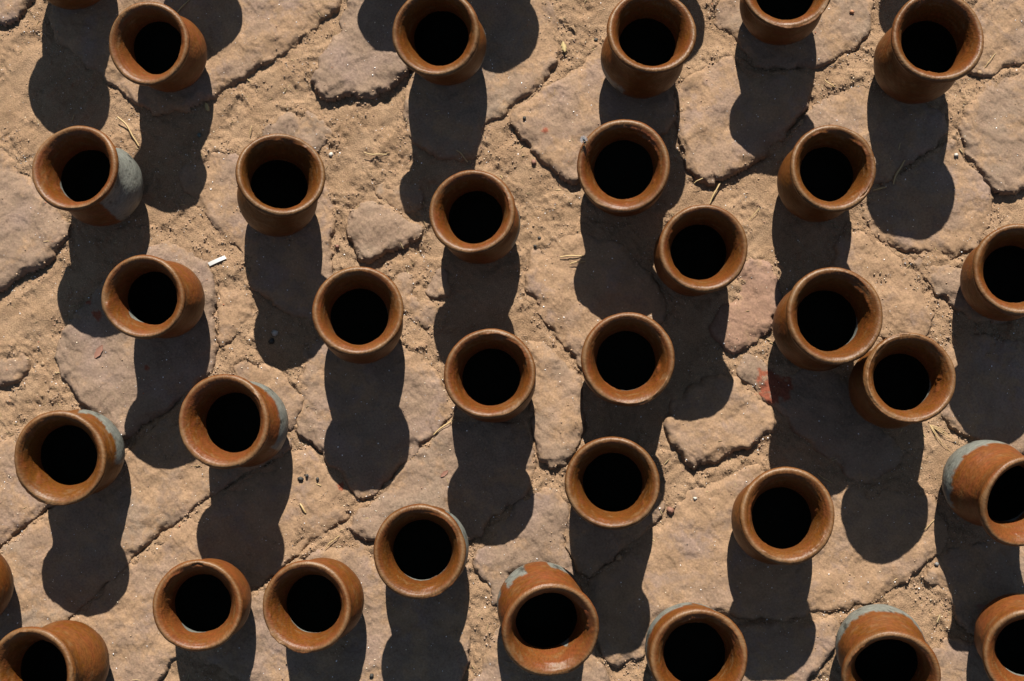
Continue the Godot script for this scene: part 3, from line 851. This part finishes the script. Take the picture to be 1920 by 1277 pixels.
	straw("straw lying along the dark joint below the pot in the middle of the crowd", -64, 81, 24, -36, 1.6)
	straw("thin stalk standing out of the sand beside the large corner pot", 457, -268, 18, -52, 0.8)
	straw("yellow straw on the lumpy sand near the broken rocks", -131, -179, 22, 4, 1.3)
	straw("straw half hidden in the shadow behind the pot beside the broken rocks", -47, -177, 16, 50, 1.6)
	straw("small pale straw lying on the slab below the leaning grey footed pot", -195, 157, 10, 58, 2.4)
	straw("tiny upright straw on the sand below the small pink stone", -252, -204, 10, -80, 1.0)
	straw("thin straw in the joint beside the upper bottom row of pots", -168, 188, 18, -42, 1.0)
	straw("thin straw on the shaded slab beside the pot on the broad tan slab", 290, 130, 16, 32, 0.9)
	straw("thin dark straw crossing the round shadow edge on the tan slab", 384, 173, 17, -42, 0.8)
	straw("short straw on the sand beside the palm fibres", 304, -246, 12, 35, 1.2)
	root_tuft("tuft of dry yellow rootlets under the lower touching pot", 401, 86)
	husk("cream seed husk lying on the sand below the fan of fibres", 50, -285, 11, 80)
	husk("brown seed husk lying in the shadow of the pot behind the straw", -295, -228, 9, 70)
	fibre_fan("fan of dry brown fibres half buried above the cream seed husk", 55, -302)
	paper_scrap("white paper scrap lying on the sand", -281, -77)
	pebble("red clay crumb on the sand beside the slab joint", 147, 159, 7, "FLAKE")
	pebble("small orange clay bit on the bare slab near the top right", 327, -317, 4, "ORANGE")
	pebble("dark round seed above the tan slab beside the husk", 81, -292, 3.5, "DARK")
	pebble("black seed, first of the three on the tan slab", -198, 130, 5, "DARK")
	pebble("black seed, second of the three on the tan slab", -192, 127, 3.5, "DARK")
	pebble("black seed, third of the three on the tan slab", -182, 130, 3.5, "DARK")
	pebble("clear glass chip in the shadow of the tipped back pot", -225, -8, 6, "PALE")
	pebble("black stone beside the glass chip in the shadow", -228, 0, 5.5, "DARK")
	pebble("teal pebble in the shadow beside the yellow straw", -302, -200, 4, "TEAL")
	pebble("round tan pebble on the sand beside the mauve spotted stone", -446, 21, 5, "SAND")
	pebble("pale pebble on the sand at the base of the joint right of the cracked pot", 422, -176, 4, "PALE")
	pebble("brown pebble at the foot of the stalk beside the large corner pot", 447, -256, 5, "SAND")
	pebble("dark pebble on the tan stone with the pointed tip", 12, -213, 3.5, "DARK")
	pebble("olive pebble on the sand at the bottom beside the ringed pot", -129, 310, 4, "DARK")
	pebble("dark grain of two on the sand beside the thin grey footed pot, upper one", 26, -98, 3, "DARK")
	pebble("dark grain of two on the sand beside the thin grey footed pot, lower one", 22, -90, 3, "DARK")
	pebble("white pebble low on the slab beside the pot on the broad tan slab", 170, 148, 3.5, "PALE")
	pebble("grey pebble on the joint beside the far leaning pot", 391, 208, 4, "GREY")
	pebble("pale brown pebble at the lower edge of the small pink stone", -174, -180, 4.5, "PALE")
	pebble("red clay crumb on the sand near the tipped back pot", -167, -91, 3.5, "FLAKE")
	pebble("tan clay lump in the joint of the slabs below the pot seen straight into", 99, 202, 6, "SAND")
	pebble("orange crumb on the sand under the pointed tan stone", 21, -171, 5, "FLAKE")
	clay_flake("red leaf shaped clay flake on the mauve stone", -391, 10, 14, -60)
	clay_flake("flat orange clay chip beside the corner pot", 431, 247, 12, 20)
	clay_flake("thin red clay flake on the mauve slab with fine flecks", -63, 125, 9, -40)
	fly(0.0668, 0.0855, -0.1696)
	var grit := pebble_mesh(5, 3, 5)
	scatter("sand_grains", "coarse tan grains and crumbs strewn over the sand", "grains", 20000, grit, 71, 0.6, 2.0, 0.05, [SAND, SAND_PALE, SAND, STONE_TAN, STONE_PINK])
	scatter("joint_crumbs", "loose earth crumbs gathered in the joints between the paving stones", "crumbs", 12000, grit, 75, 0.8, 2.8, 0.0, [SAND, STONE_TAN, SAND, SAND_PALE], false, true)
	scatter("glint_grains", "tiny pale mica and quartz grains, glints painted in, strewn over sand and stones", "grains", 6000, grit, 72, 0.6, 1.7, 0.28, [Color(0.75, 0.75, 0.78), Color(0.55, 0.55, 0.58), Color(0.55, 0.47, 0.36)])  # the whitened colours stand in for mica glinting with sky light
	scatter("red_crumbs", "tiny red and dark crumbs of clay strewn over the ground", "crumbs", 700, grit, 73, 0.6, 2.0, 0.4, [Color(0.30, 0.10, 0.05), Color(0.34, 0.15, 0.08), Color(0.30, 0.16, 0.10), Color(0.08, 0.06, 0.05)])
	var bit := tube(PackedVector3Array([Vector3(-1.0, 0, 0), Vector3(0, 0.06, 0.05), Vector3(1.0, 0, 0)]), PackedFloat32Array([0.22, 0.26, 0.18]), 0.5, 5)
	scatter("chaff", "short bits of chaff and broken straw strewn over the sand", "chaff", 2400, bit, 74, 1.2, 4.0, 0.08, [Color(0.28, 0.20, 0.10), Color(0.31, 0.235, 0.125), Color(0.21, 0.14, 0.07)], true)
